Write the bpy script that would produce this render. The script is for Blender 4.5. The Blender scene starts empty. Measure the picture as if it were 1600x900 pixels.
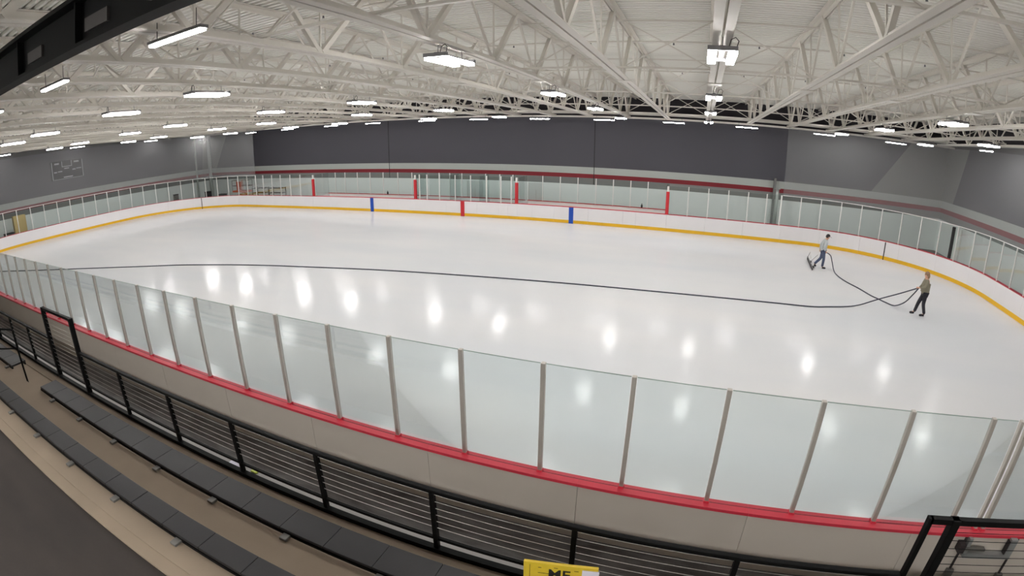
import bpy, math, random
from mathutils import Vector, Matrix
random.seed(7)
SC = bpy.context.scene
COL = SC.collection
PI = math.pi

# ------------------------------------------------------------------ materials
def lin(c):
    c = c / 255.0
    return c / 12.92 if c <= 0.04045 else ((c + 0.055) / 1.055) ** 2.4
def rgb(r, g, b): return (lin(r), lin(g), lin(b), 1.0)

def mat(name, col, rough=0.6, metal=0.0, noise=0.0, nscale=3.0, bump=0.0, bscale=40.0, spec=0.5, stretch=(1, 1, 1)):
    m = bpy.data.materials.new(name); m.use_nodes = True
    nt = m.node_tree; b = nt.nodes['Principled BSDF']
    b.inputs['Base Color'].default_value = col
    b.inputs['Roughness'].default_value = rough
    b.inputs['Metallic'].default_value = metal
    b.inputs['Specular IOR Level'].default_value = spec
    tc = nt.nodes.new('ShaderNodeTexCoord')
    mp = nt.nodes.new('ShaderNodeMapping'); mp.inputs['Scale'].default_value = stretch
    nt.links.new(tc.outputs['Object'], mp.inputs['Vector'])
    if noise:
        n = nt.nodes.new('ShaderNodeTexNoise'); n.inputs['Scale'].default_value = nscale
        n.inputs['Detail'].default_value = 5
        nt.links.new(mp.outputs['Vector'], n.inputs['Vector'])
        mx = nt.nodes.new('ShaderNodeMix'); mx.data_type = 'RGBA'
        mx.inputs[6].default_value = tuple(max(0, c * (1 - noise)) for c in col[:3]) + (1,)
        mx.inputs[7].default_value = tuple(min(1, c * (1 + noise)) for c in col[:3]) + (1,)
        nt.links.new(n.outputs['Fac'], mx.inputs[0]); nt.links.new(mx.outputs[2], b.inputs['Base Color'])
    if bump:
        n2 = nt.nodes.new('ShaderNodeTexNoise'); n2.inputs['Scale'].default_value = bscale
        nt.links.new(mp.outputs['Vector'], n2.inputs['Vector'])
        bp = nt.nodes.new('ShaderNodeBump'); bp.inputs['Strength'].default_value = bump
        bp.inputs['Distance'].default_value = 0.02
        nt.links.new(n2.outputs['Fac'], bp.inputs['Height']); nt.links.new(bp.outputs['Normal'], b.inputs['Normal'])
    return m

def emit(name, col, s):
    m = bpy.data.materials.new(name); m.use_nodes = True
    nt = m.node_tree; nt.nodes.clear()
    e = nt.nodes.new('ShaderNodeEmission'); o = nt.nodes.new('ShaderNodeOutputMaterial')
    e.inputs['Color'].default_value = col; e.inputs['Strength'].default_value = s
    nt.links.new(e.outputs[0], o.inputs[0]); return m

def sheet(name, tint, gloss_fac, diff=None, diff_fac=0.0, rough=0.03):
    m = bpy.data.materials.new(name); m.use_nodes = True
    nt = m.node_tree; nt.nodes.clear()
    o = nt.nodes.new('ShaderNodeOutputMaterial')
    t = nt.nodes.new('ShaderNodeBsdfTransparent'); t.inputs['Color'].default_value = tint
    cur = t.outputs[0]
    if diff:
        d = nt.nodes.new('ShaderNodeBsdfDiffuse'); d.inputs['Color'].default_value = diff
        mx = nt.nodes.new('ShaderNodeMixShader'); mx.inputs[0].default_value = diff_fac
        nt.links.new(cur, mx.inputs[1]); nt.links.new(d.outputs[0], mx.inputs[2]); cur = mx.outputs[0]
    if gloss_fac:
        g = nt.nodes.new('ShaderNodeBsdfGlossy'); g.inputs['Roughness'].default_value = rough
        lw = nt.nodes.new('ShaderNodeFresnel'); lw.inputs['IOR'].default_value = 1.45
        mul = nt.nodes.new('ShaderNodeMath'); mul.operation = 'MULTIPLY'; mul.inputs[1].default_value = gloss_fac
        nt.links.new(lw.outputs[0], mul.inputs[0])
        mx = nt.nodes.new('ShaderNodeMixShader')
        nt.links.new(mul.outputs[0], mx.inputs[0]); nt.links.new(cur, mx.inputs[1]); nt.links.new(g.outputs[0], mx.inputs[2]); cur = mx.outputs[0]
    nt.links.new(cur, o.inputs[0]); return m

M = {}
M['steel'] = mat('white painted steel', rgb(224, 219, 210), 0.55, noise=0.04, nscale=2)
M['deck'] = mat('white roof deck', rgb(240, 238, 231), 0.6, noise=0.04, nscale=1.2)
M['hous'] = mat('lamp housing', rgb(110, 108, 110), 0.5, noise=0.03)
M['lamp'] = emit('lamp tube', (1.0, 0.985, 0.97, 1), 72.0)
M['strip'] = emit('strip lamp', (1.0, 0.96, 0.965, 1), 60.0)
M['board'] = mat('white board plastic', rgb(233, 230, 231), 0.35, noise=0.025, nscale=1.5)
M['yellow'] = mat('yellow kick plate', rgb(226, 176, 22), 0.4, noise=0.05)
M['red'] = mat('red cap plastic', rgb(214, 58, 76), 0.45, noise=0.08, nscale=6)
M['dkred'] = mat('red padding', rgb(190, 34, 44), 0.5, noise=0.06)
M['blue'] = mat('blue line plastic', rgb(8, 70, 168), 0.4, noise=0.05)
M['beige'] = mat('beige board back', rgb(208, 199, 188), 0.55, noise=0.05, nscale=0.7)
M['seam'] = mat('warm grey rail', rgb(120, 112, 106), 0.7, noise=0.05)  # plain grey of the lift's guard rails and end posts
M['dark'] = mat('dark gap rubber', rgb(48, 42, 42), 0.8, noise=0.1)
M['alu'] = mat('aluminium post', rgb(196, 190, 182), 0.42, metal=0.35, noise=0.05, nscale=8)
M['whitepost'] = mat('white post', rgb(226, 226, 222), 0.5, noise=0.03)
M['glass'] = sheet('tempered glass', (0.915, 0.945, 0.942, 1), 0.3)
M['glassedge'] = mat('glass edge', rgb(140, 158, 148), 0.3, noise=0.1)
M['net'] = sheet('safety netting', (1, 1, 1, 1), 0, diff=rgb(140, 140, 140), diff_fac=0.36)
M['frost'] = sheet('frosted panel', (0.9, 0.92, 0.92, 1), 0, diff=rgb(240, 240, 238), diff_fac=0.75)
M['rope'] = mat('white net rope', rgb(235, 233, 230), 0.7, noise=0.05)
M['black'] = mat('black painted steel', rgb(4, 4, 4), 0.6, spec=0.15, noise=0.2, nscale=8)
M['cable'] = mat('steel cable', rgb(190, 186, 180), 0.35, metal=0.6, noise=0.05)
M['conc'] = mat('concrete', rgb(148, 132, 114), 0.8, noise=0.13, nscale=1.6, bump=0.1, bscale=60)
M['concd'] = mat('dark stained concrete', rgb(52, 45, 41), 0.75, noise=0.6, nscale=1.3, bump=0.1, stretch=(.5, 1.6, 1))
M['ledge'] = mat('pale ledge', rgb(158, 154, 150), 0.6, noise=0.1, nscale=2)
M['slab'] = mat('hall floor', rgb(120, 116, 112), 0.7, noise=0.1)
M['seat'] = mat('charcoal seat plastic', rgb(22, 20, 22), 0.5, noise=0.3, nscale=3, bump=0.05)
M['bracket'] = mat('bracket grey', rgb(120, 118, 114), 0.5, metal=0.4, noise=0.1)
M['wdark'] = mat('charcoal wall paint', rgb(77, 76, 83), 0.75, noise=0.05, nscale=0.35, bump=0.15, bscale=25)
M['wmid'] = mat('grey wall paint', rgb(128, 128, 126), 0.75, noise=0.04, nscale=0.35)
M['wlight'] = mat('pale grey wall paint', rgb(176, 181, 176), 0.75, noise=0.03, nscale=0.5)
M['wred'] = mat('dark red wall paint', rgb(126, 28, 38), 0.7, noise=0.04)
M['wwhite'] = mat('white wall paint', rgb(234, 237, 234), 0.7, noise=0.03)
M['wblack'] = mat('near-black wall tone', rgb(38, 34, 38), 0.85, noise=0.1)  # near-black tone of the walls' top band and thin trims
M['ply'] = mat('plywood', rgb(206, 178, 122), 0.6, noise=0.12, nscale=3, stretch=(1, 1, 6))
M['lift'] = mat('orange lift paint', rgb(206, 92, 62), 0.5, noise=0.1)
M['rubber'] = mat('black rubber', rgb(36, 34, 36), 0.7, noise=0.1)
M['hose'] = mat('dark blue hose', rgb(48, 50, 66), 0.5, noise=0.1)
M['skin'] = mat('skin', rgb(206, 160, 136), 0.55, noise=0.05)
M['jkt1'] = mat('pale grey jacket', rgb(190, 194, 196), 0.8, noise=0.08, nscale=8)
M['jkt2'] = mat('olive jacket', rgb(132, 126, 108), 0.85, noise=0.12, nscale=8)
M['jeans'] = mat('blue jeans', rgb(74, 84, 108), 0.85, noise=0.15, nscale=9)
M['trs'] = mat('black trousers', rgb(38, 38, 46), 0.85, noise=0.1, nscale=9)
M['shoe'] = mat('black shoe', rgb(28, 28, 34), 0.6, noise=0.1)
M['hair'] = mat('brown hair', rgb(146, 116, 92), 0.7, noise=0.2, nscale=30)
M['hair2'] = mat('dark hair', rgb(50, 38, 34), 0.7, noise=0.2, nscale=30)
M['sign'] = mat('yellow sign', rgb(214, 184, 50), 0.55, noise=0.15, nscale=14)
M['ink'] = mat('black ink', rgb(30, 26, 22), 0.7, noise=0.1)
M['paper'] = mat('white paper', rgb(228, 224, 236), 0.7, noise=0.03)
M['lime'] = mat('lime plastic', rgb(196, 210, 90), 0.5, noise=0.1)
M['navy'] = mat('navy cloth', rgb(40, 40, 80), 0.8, noise=0.1)
M['score'] = mat('scoreboard face', rgb(26, 26, 32), 0.9, spec=0.1, noise=0.05)
M['scorew'] = mat('scoreboard trim', rgb(170, 172, 176), 0.5, noise=0.05)

def ice_mat():
    m = bpy.data.materials.new('ice'); m.use_nodes = True
    nt = m.node_tree; b = nt.nodes['Principled BSDF']
    tc = nt.nodes.new('ShaderNodeTexCoord')
    mp = nt.nodes.new('ShaderNodeMapping'); mp.inputs['Scale'].default_value = (0.35, 1.0, 1)
    nt.links.new(tc.outputs['Object'], mp.inputs['Vector'])
    n = nt.nodes.new('ShaderNodeTexNoise'); n.inputs['Scale'].default_value = 0.28; n.inputs['Detail'].default_value = 3
    nt.links.new(mp.outputs['Vector'], n.inputs['Vector'])
    cr = nt.nodes.new('ShaderNodeValToRGB')
    cr.color_ramp.elements[0].position = 0.32; cr.color_ramp.elements[0].color = rgb(217, 219, 222)
    cr.color_ramp.elements[1].position = 0.68; cr.color_ramp.elements[1].color = rgb(227, 226, 226)
    nt.links.new(n.outputs['Fac'], cr.inputs[0]); nt.links.new(cr.outputs[0], b.inputs['Base Color'])
    b.inputs['IOR'].default_value = 1.31; b.inputs['Specular IOR Level'].default_value = 0.12
    rr = nt.nodes.new('ShaderNodeMapRange'); rr.inputs[1].default_value = 0.3; rr.inputs[2].default_value = 0.7
    rr.inputs[3].default_value = 0.125; rr.inputs[4].default_value = 0.155
    nt.links.new(n.outputs['Fac'], rr.inputs[0]); nt.links.new(rr.outputs[0], b.inputs['Roughness'])
    n2 = nt.nodes.new('ShaderNodeTexNoise'); n2.inputs['Scale'].default_value = 9.0; n2.inputs['Detail'].default_value = 2
    nt.links.new(tc.outputs['Object'], n2.inputs['Vector'])
    bp = nt.nodes.new('ShaderNodeBump'); bp.inputs['Strength'].default_value = 0.15; bp.inputs['Distance'].default_value = 0.006
    nt.links.new(n2.outputs['Fac'], bp.inputs['Height']); nt.links.new(bp.outputs['Normal'], b.inputs['Normal'])
    return m
M['ice'] = ice_mat()
M['latch'] = mat('galvanised latch steel', rgb(150, 152, 150), 0.5, metal=0.3, noise=0.15)
M['conduit'] = mat('dark cover plate', rgb(52, 47, 46), 0.6, noise=0.2)

def mat_rubberfloor():
    m = mat('rubber mat floor', rgb(104, 100, 98), 0.55, bump=0.1, bscale=50)
    nt = m.node_tree; b = nt.nodes['Principled BSDF']
    tc = nt.nodes['Texture Coordinate']
    mp = nt.nodes.new('ShaderNodeMapping'); mp.inputs['Scale'].default_value = (0.6, 2.2, 1)
    n = nt.nodes.new('ShaderNodeTexNoise'); n.inputs['Scale'].default_value = 1.6; n.inputs['Detail'].default_value = 7; n.inputs['Roughness'].default_value = 0.65
    nt.links.new(tc.outputs['Object'], mp.inputs['Vector']); nt.links.new(mp.outputs[0], n.inputs['Vector'])
    cr = nt.nodes.new('ShaderNodeValToRGB')
    cr.color_ramp.elements[0].position = 0.35; cr.color_ramp.elements[0].color = rgb(62, 57, 55)
    cr.color_ramp.elements[1].position = 0.7; cr.color_ramp.elements[1].color = rgb(108, 106, 104)
    nt.links.new(n.outputs['Fac'], cr.inputs[0]); nt.links.new(cr.outputs[0], b.inputs['Base Color'])
    return m
M['mats'] = mat_rubberfloor()

# ------------------------------------------------------------------ mesh helpers
class MB:
    def __init__(s): s.v = []; s.f = []; s.mi = []; s.sm = []
    def face(s, idx, mi=0, sm=False): s.f.append(idx); s.mi.append(mi); s.sm.append(sm)
    def hexa(s, P, mi=0):
        b = len(s.v); s.v += [tuple(p) for p in P]
        for q in ((0, 3, 2, 1), (4, 5, 6, 7), (0, 1, 5, 4), (1, 2, 6, 5), (2, 3, 7, 6), (3, 0, 4, 7)): s.face(tuple(b + i for i in q), mi)
        return s
    def box(s, x0, x1, y0, y1, z0, z1, mi=0):
        return s.hexa([(x0, y0, z0), (x1, y0, z0), (x1, y1, z0), (x0, y1, z0), (x0, y0, z1), (x1, y0, z1), (x1, y1, z1), (x0, y1, z1)], mi)
    def beam(s, a, b, w, h, up=(0, 0, 1), mi=0):
        a = Vector(a); b = Vector(b); d = (b - a).normalized(); up = Vector(up)
        side = d.cross(up)
        if side.length < 1e-4: side = d.cross(Vector((1, 0, 0)))
        side.normalize(); u = side.cross(d).normalized()
        P = []
        for p in (a, b):
            P.append([p - side * w / 2 - u * h / 2, p + side * w / 2 - u * h / 2, p + side * w / 2 + u * h / 2, p - side * w / 2 + u * h / 2])
        return s.hexa(P[0] + P[1], mi)
    def tube(s, pts, r, n=8, mi=0, cap=True):
        pts = [Vector(p) for p in pts]; rings = []; prev = None
        for i, p in enumerate(pts):
            d = (pts[min(i + 1, len(pts) - 1)] - pts[max(i - 1, 0)]).normalized()
            if prev is None:
                up = Vector((0, 0, 1)) if abs(d.z) < 0.95 else Vector((1, 0, 0))
                prev = (up - d * up.dot(d)).normalized()
            else: prev = (prev - d * prev.dot(d)).normalized()
            q = d.cross(prev); rr = r[i] if isinstance(r, (list, tuple)) else r
            rings.append(len(s.v))
            for k in range(n):
                a = 2 * PI * k / n; s.v.append(tuple(p + (prev * math.cos(a) + q * math.sin(a)) * rr))
        for i in range(len(pts) - 1):
            for k in range(n):
                s.face((rings[i] + k, rings[i] + (k + 1) % n, rings[i + 1] + (k + 1) % n, rings[i + 1] + k), mi, True)
        if cap:
            s.face(tuple(rings[0] + k for k in reversed(range(n))), mi); s.face(tuple(rings[-1] + k for k in range(n)), mi)
        return s
    def poly(s, pts, mi=0):
        b = len(s.v); s.v += [tuple(p) for p in pts]; s.face(tuple(range(b, b + len(pts))), mi); return s
    def ellips(s, c, r, n=12, m=8, mi=0):
        c = Vector(c); b = len(s.v); s.v.append((c.x, c.y, c.z - r[2]))
        for j in range(1, m):
            t = -PI / 2 + PI * j / m
            for k in range(n):
                a = 2 * PI * k / n
                s.v.append((c.x + r[0] * math.cos(t) * math.cos(a), c.y + r[1] * math.cos(t) * math.sin(a), c.z + r[2] * math.sin(t)))
        s.v.append((c.x, c.y, c.z + r[2])); top = len(s.v) - 1
        for k in range(n):
            s.face((b, b + 1 + (k + 1) % n, b + 1 + k), mi, True)
            s.face((top, top - n + k, top - n + (k + 1) % n), mi, True)
        for j in range(m - 2):
            for k in range(n):
                p = b + 1 + j * n
                s.face((p + k, p + (k + 1) % n, p + n + (k + 1) % n, p + n + k), mi, True)
        return s
    def ribbon(s, loops, mi=0, closed=True):
        """loops: list of cross-sections (same point count); skins them into a solid bar"""
        n = len(loops[0]); b = len(s.v)
        for L in loops: s.v += [tuple(p) for p in L]
        for i in range(len(loops) - 1):
            for k in range(n):
                s.face((b + i * n + k, b + i * n + (k + 1) % n, b + (i + 1) * n + (k + 1) % n, b + (i + 1) * n + k), mi)
        s.face(tuple(b + k for k in reversed(range(n))), mi); s.face(tuple(b + (len(loops) - 1) * n + k for k in range(n)), mi)
        return s
    def build(s, name, mats, parent=None, loc=None, bevel=0):
        me = bpy.data.meshes.new(name); me.from_pydata(s.v, [], s.f)
        if not isinstance(mats, (list, tuple)): mats = [mats]
        for m in mats: me.materials.append(m)
        me.polygons.foreach_set('material_index', s.mi); me.polygons.foreach_set('use_smooth', s.sm); me.update()
        o = bpy.data.objects.new(name, me); COL.objects.link(o)
        if parent: o.parent = parent
        if loc: o.location = loc
        if bevel:
            bv = o.modifiers.new('Bevel', 'BEVEL'); bv.width = bevel; bv.segments = 2; bv.limit_method = 'ANGLE'
        return o

def tag(o, label, cat, group=None, kind=None):
    if label: o['label'] = label
    if cat: o['category'] = cat
    if group: o['group'] = group
    if kind: o['kind'] = kind
    return o
def empty(name, label, cat, loc=(0, 0, 0), rz=0, group=None):
    o = bpy.data.objects.new(name, None); COL.objects.link(o); o.location = loc; o.rotation_euler[2] = rz; o.empty_display_size = 0.1
    return tag(o, label, cat, group)
def struct(o): o['kind'] = 'structure'; return o
KIDS = {}
def copy_tree(o, parent=None, depth=0):
    c = o.copy(); COL.objects.link(c)
    if parent: c.parent = parent
    for ch in [x for x in o.children]: copy_tree(ch, c)
    return c
ORD = ['', 'first', 'second', 'third', 'fourth', 'fifth', 'sixth', 'seventh', 'eighth', 'ninth', 'tenth', 'eleventh', 'twelfth', 'thirteenth', 'fourteenth', 'fifteenth', 'sixteenth', 'seventeenth', 'eighteenth', 'nineteenth', 'twentieth']
TENS = {20: 'twenty', 30: 'thirty', 40: 'forty', 50: 'fifty', 60: 'sixty'}
def ordn(n):
    if n <= 20: return ORD[n]
    t, u = n // 10 * 10, n % 10
    return {30: 'thirtieth', 40: 'fortieth', 50: 'fiftieth'}[t] if u == 0 else TENS[t] + '-' + ORD[u]

# ------------------------------------------------------------------ rink loop
W = 26.084; HX = 30.48; R = 8.27
XS = HX - R
ARC = R * PI / 2
# s = 0 at near side middle of the right straight end (x = XS), running right -> far -> left -> near
SEG_END = W - 2 * R
def loop(s):
    """position and outward normal at distance s past (XS, 0), counter-clockwise"""
    if s < ARC:
        a = s / R; return (XS + R * math.sin(a), R - R * math.cos(a)), (math.sin(a), -math.cos(a))
    s -= ARC
    if s < SEG_END: return (HX, R + s), (1, 0)
    s -= SEG_END
    if s < ARC:
        a = s / R; return (XS + R * math.cos(a), W - R + R * math.sin(a)), (math.cos(a), math.sin(a))
    s -= ARC
    if s < 2 * XS: return (XS - s, W), (0, 1)
    s -= 2 * XS
    if s < ARC:
        a = s / R; return (-XS - R * math.sin(a), W - R + R * math.cos(a)), (-math.sin(a), math.cos(a))
    s -= ARC
    if s < SEG_END: return (-HX, W - R - s), (-1, 0)
    s -= SEG_END
    if s < ARC:
        a = s / R; return (-XS - R * math.cos(a), R - R * math.sin(a)), (-math.cos(a), -math.sin(a))
    s -= ARC
    return (-XS + s, 0.0), (0, -1)
S_FAR0 = 2 * ARC + SEG_END                 # far side, x = XS
S_LEFT0 = S_FAR0 + 2 * XS                  # far side, x = -XS
S_NEAR0 = S_LEFT0 + 2 * ARC + SEG_END      # near side, x = -XS
TOTAL = S_NEAR0 + 2 * XS
def s_far(x): return S_FAR0 + (XS - x)
def s_near(x): return S_NEAR0 + (x + XS)

BZ = 1.07; GZ = 2.86
def strip_solid(mb, s0, s1, o0, o1, z0, z1, mi=0):
    n = max(1, int(abs(s1 - s0) / 0.35)) if curved(s0, s1) else 1
    L = []
    for i in range(n + 1):
        (x, y), (nx, ny) = loop(s0 + (s1 - s0) * i / n)
        L.append([(x + nx * o0, y + ny * o0, z0), (x + nx * o1, y + ny * o1, z0), (x + nx * o1, y + ny * o1, z1), (x + nx * o0, y + ny * o0, z1)])
    mb.ribbon(L, mi)
def curved(s0, s1):
    a, b = min(s0, s1) + 1e-4, max(s0, s1) - 1e-4
    n0 = loop(a)[1]; n1 = loop(b)[1]
    return abs(n0[0] - n1[0]) + abs(n0[1] - n1[1]) > 1e-6

# ------------------------------------------------------------------ ice and floors
ice = MB(); pts = []
N = 24
for cx, cy, a0 in ((XS, R, -PI / 2), (XS, W - R, 0), (-XS, W - R, PI / 2), (-XS, R, PI)):
    for i in range(N + 1):
        a = a0 + PI / 2 * i / N; pts.append((cx + (R + .005) * math.cos(a), cy + (R + .005) * math.sin(a), 0.0))
b = len(pts); ice.v = pts + [(x, y, -0.05) for x, y, z in pts]
ice.face(tuple(range(b)))
for i in range(b): ice.face((i, i + b, (i + 1) % b + b, (i + 1) % b))
struct(ice.build('ice_floor', M['ice']))
struct(MB().box(-33.6, 33.6, -11.2, 31, -0.3, -0.055).build('floor', M['slab']))
struct(MB().box(-33.2, 33.2, -1.98, -0.2, -0.055, 0.02).build('floor_walkway', M['mats']))

# ------------------------------------------------------------------ dasher boards
def board_section(name, s0, s1, label, near, marks=()):
    g = 0.003
    (x, y), n = loop((s0 + s1) / 2)
    root = empty(name, label, 'board', (0, 0, 0), 0, 'dasher boards around the rink')
    a, b_ = s0 + g, s1 - g
    mb = MB(); strip_solid(mb, a, b_, 0.0, 0.02, 0.0, BZ - 0.012); mb.build('front_panel', M['board'], root)
    mb = MB(); strip_solid(mb, a, b_, -0.012, 0.0, 0.02, 0.22); mb.build('kick_plate', M['yellow'], root)
    mb = MB(); strip_solid(mb, a, b_, 0.02, 0.17, 0.0, BZ - 0.06); mb.build('frame', M['dark'], root)
    mb = MB(); strip_solid(mb, a, b_, 0.17, 0.20, 0.0, BZ - 0.02); mb.build('back_panel', M['beige'], root)
    mb = MB(); strip_solid(mb, s0 + .001, s1 - .001, -0.002, 0.075, BZ - 0.01, BZ + 0.004); mb.build('cap_rail', M['red'], root)
    mb = MB(); strip_solid(mb, s0 + .001, s1 - .001, 0.105, 0.225, BZ - 0.03, BZ + 0.02); mb.build('cap_rail', M['red'], root)
    mb = MB(); strip_solid(mb, s0 + .001, s1 - .001, 0.075, 0.105, BZ - 0.03, BZ + 0.005); mb.build('glass_channel', M['dark'], root)
    for (sm, w, m, nm) in marks:
        mb = MB(); strip_solid(mb, sm - w / 2, sm + w / 2, -0.018, -0.012, 0.0, BZ - 0.012); mb.build(nm, M[m], root)
    return root

near_seams = [9.80 + 2.4384 * k for k in range(-13, 6)]
nn = len(near_seams) - 1
for i in range(nn):
    a, b_ = near_seams[i], near_seams[i + 1]
    mk = []
    if a < 0.0 < b_: mk = [(s_near(0.0), 0.30, 'dkred', 'centre_line_mark')]
    if a < 7.77 < b_: mk = [(s_near(7.77), 0.30, 'blue', 'blue_line_mark')]
    if a < -7.77 < b_: mk = [(s_near(-7.77), 0.30, 'blue', 'blue_line_mark')]
    k = nn - i
    board_section('dasher_board', s_near(a), s_near(b_), 'beige-backed rink board with red cap along the near walkway, %s one counting from the right' % ordn(k), True, mk)

far_seams = [21.0, 18.65, 16.3, 13.9, 11.97, 11.15, 8.9, 6.6, 5.1, 4.05, 3.4, 2.75, 1.1, -1.3, -3.85, -6.3, -8.8, -11.3, -13.85, -16.2, -18.6, -21.0]
for i in range(len(far_seams) - 1):
    a, b_ = far_seams[i], far_seams[i + 1]
    mk = []
    if b_ < 0 < a: mk = [(s_far(0.0), 0.30, 'dkred', 'centre_line_mark')]
    if b_ < 7.77 < a: mk = [(s_far(7.77), 0.30, 'blue', 'blue_line_mark')]
    if b_ < -7.77 < a: mk = [(s_far(-7.77), 0.30, 'blue', 'blue_line_mark')]
    nm = ' carrying the red centre line mark' if mk and mk[0][2] == 'dkred' else (' carrying a blue line mark' if mk else '')
    board_section('dasher_board', s_far(a), s_far(b_), 'white far-side rink board%s, %s from the right corner' % (nm, ordn(i + 1)), False, mk)

def div(s0, s1, step):
    n = max(1, round((s1 - s0) / step)); return [s0 + (s1 - s0) * i / n for i in range(n + 1)]
right_seams = div(s_near(near_seams[-1]) - TOTAL, s_far(21.0), 2.42)
# s may be slightly negative just before the corner; handle by mapping
_loop = loop
def loop(s):
    s = s % TOTAL
    return _loop(s)
for i in range(len(right_seams) - 1):
    board_section('dasher_board', right_seams[i], right_seams[i + 1], 'curved white rink board around the right end, %s back from the far straight' % ordn(len(right_seams) - 1 - i), False)
left_seams = div(s_far(-21.0), s_near(near_seams[0]), 2.42)
for i in range(len(left_seams) - 1):
    board_section('dasher_board', left_seams[i], left_seams[i + 1], 'white rink board around the left end, %s after the far straight' % ordn(i + 1), False)
# dark gate gaps in the two far corners
def gate_gap(s, label):
    mb = MB(); strip_solid(mb, s - 0.03, s + 0.03, -0.02, -0.001, 0.0, BZ - 0.03)
    tag(mb.build('gate_seal', M['dark']), label, 'gate seal')
gate_gap(s_far(21.0) - 6.5, 'dark vertical gate seal in the curved right corner boards')
gate_gap(s_far(-21.0) + 6.55, 'dark vertical gate seal in the far left corner boards')

# ------------------------------------------------------------------ glass and posts
GO = 0.09    # glass offset outward of the board face
def post(s, m, w, label, group, z1=GZ, name='glass_post', off=GO, foot=True):
    (x, y), (nx, ny) = loop(s); ang = math.atan2(ny, nx) + PI / 2
    o = MB().box(-w / 2, w / 2, -0.035, 0.035, 0, z1 - BZ + 0.01, 0).build(name, m, None, (x + nx * off, y + ny * off, BZ + 0.005), bevel=0.008)
    o.rotation_euler[2] = ang
    tag(o, label, 'post', group)
    if foot:
        f = MB().box(-w / 2 - .008, w / 2 + .008, -0.045, 0.045, 0.0, 0.045).build('post_foot', M['red'], o)
    return o
def pane(s0, s1, label, group, z0=BZ + .005, z1=GZ, off=GO, net=False):
    (xa, ya), na = loop(s0); (xb, yb), nb = loop(s1)
    a = Vector((xa + na[0] * off, ya + na[1] * off, 0)); b_ = Vector((xb + nb[0] * off, yb + nb[1] * off, 0))
    d = (b_ - a); L = d.length; rz = math.atan2(d.y, d.x)
    o = MB().box(0.04, L - 0.04, -0.006, 0.006, z0, z1).build('glass_shield', M['glass'], None, (a.x, a.y, 0)); o.rotation_euler[2] = rz
    tag(o, label, 'glass pane', group)
    e = MB().box(0.04, L - 0.04, -0.0065, 0.0065, z1, z1 + 0.008).build('top_edge', M['rope'] if net else M['glassedge'], o)
    if net: e.name = 'net_hem'; e.scale = (1, 2.5, 1)
    return o

PH = 9.1927; SP = 1.2192
nearx = [PH + SP * n for n in range(-25, 10)] + [20.75, 21.95]
for i, x in enumerate(nearx):
    k = len(nearx) - i
    post(s_near(x), M['alu'], 0.062, 'grey metal glass post on the near boards, %s counting from the right edge' % ordn(k), 'posts of the near glass')
post(s_near(20.62), M['alu'], 0.05, 'slim grey gate post paired tight beside the near glass post at the right', 'posts of the near glass')
for i in range(len(nearx) - 1):
    k = len(nearx) - 1 - i
    b_ = nearx[i + 1]
    if abs(b_ - 20.75) < .01: b_ = 20.60
    pane(s_near(nearx[i]), s_near(b_), 'clear glass pane above the near red cap, %s counting from the right edge' % ordn(k), 'panes of the near glass')

# right end + left end
def run_posts(ss, where, m, net):
    for i, s in enumerate(ss): post(s, m, 0.05, 'white glass post %s, %s one' % (where, ordn(i + 1)), 'posts of the ' + where, foot=False)
    for i in range(len(ss) - 1): pane(ss[i], ss[i + 1], 'glass pane %s, %s one' % (where, ordn(i + 1)), 'panes of the ' + where, net=net)
fr = [13.95, 15.17, 16.4, 17.63, 18.84, 19.98]
for i, x in enumerate(fr[1:]): post(s_far(x), M['whitepost'], 0.055, 'white glass post on the far side right of the last red post, %s going right' % ordn(i + 1), 'posts of the far right glass', foot=False)
fr2 = fr + [20.87]
for i in range(len(fr2) - 1): pane(s_far(fr2[i + 1]), s_far(fr2[i]), 'glass pane on the far side right of the last red post, %s going right' % ordn(i + 1), 'panes of the far right glass')
rs = div(0.05, s_far(20.87), 1.245); rs.reverse()
post(rs[0], M['whitepost'], 0.09, 'thick white glass post where the right netting begins', 'posts of the glass round the right end', foot=False)
for i, s in enumerate(rs[1:]): post(s, M['whitepost'], 0.05, 'white glass post round the right end, %s after the thick one' % ordn(i + 1), 'posts of the glass round the right end', foot=False)
for i in range(len(rs) - 1): pane(rs[i + 1], rs[i], 'glass pane under the netting round the right end, %s after the thick post' % ordn(i + 1), 'panes of the glass round the right end', net=True)
fl = [-13.85, -15.3, -16.5, -17.7, -18.8, -19.95]
for i, x in enumerate(fl[1:]): post(s_far(x), M['whitepost'], 0.05, 'white glass post on the far side left of the first red post, %s going left' % ordn(i + 1), 'posts of the far left glass', foot=False)
fl2 = fl + [-20.95]
for i in range(len(fl2) - 1): pane(s_far(fl2[i]), s_far(fl2[i + 1]), 'glass pane on the far side left of the first red post, %s going left' % ordn(i + 1), 'panes of the far left glass')
ls = div(s_far(-20.95), s_near(nearx[0]), 1.235)
post(ls[0], M['whitepost'], 0.08, 'thick white glass post where the left netting begins', 'posts of the glass round the left end', foot=False)
for i, s in enumerate(ls[1:-1]): post(s, M['whitepost'], 0.05, 'white glass post round the left end, %s after the thick one' % ordn(i + 1), 'posts of the glass round the left end', foot=False)
for i in range(len(ls) - 1): pane(ls[i], ls[i + 1], 'glass pane under the netting round the left end, %s after the thick post' % ordn(i + 1), 'panes of the glass round the left end', net=True)

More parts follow.
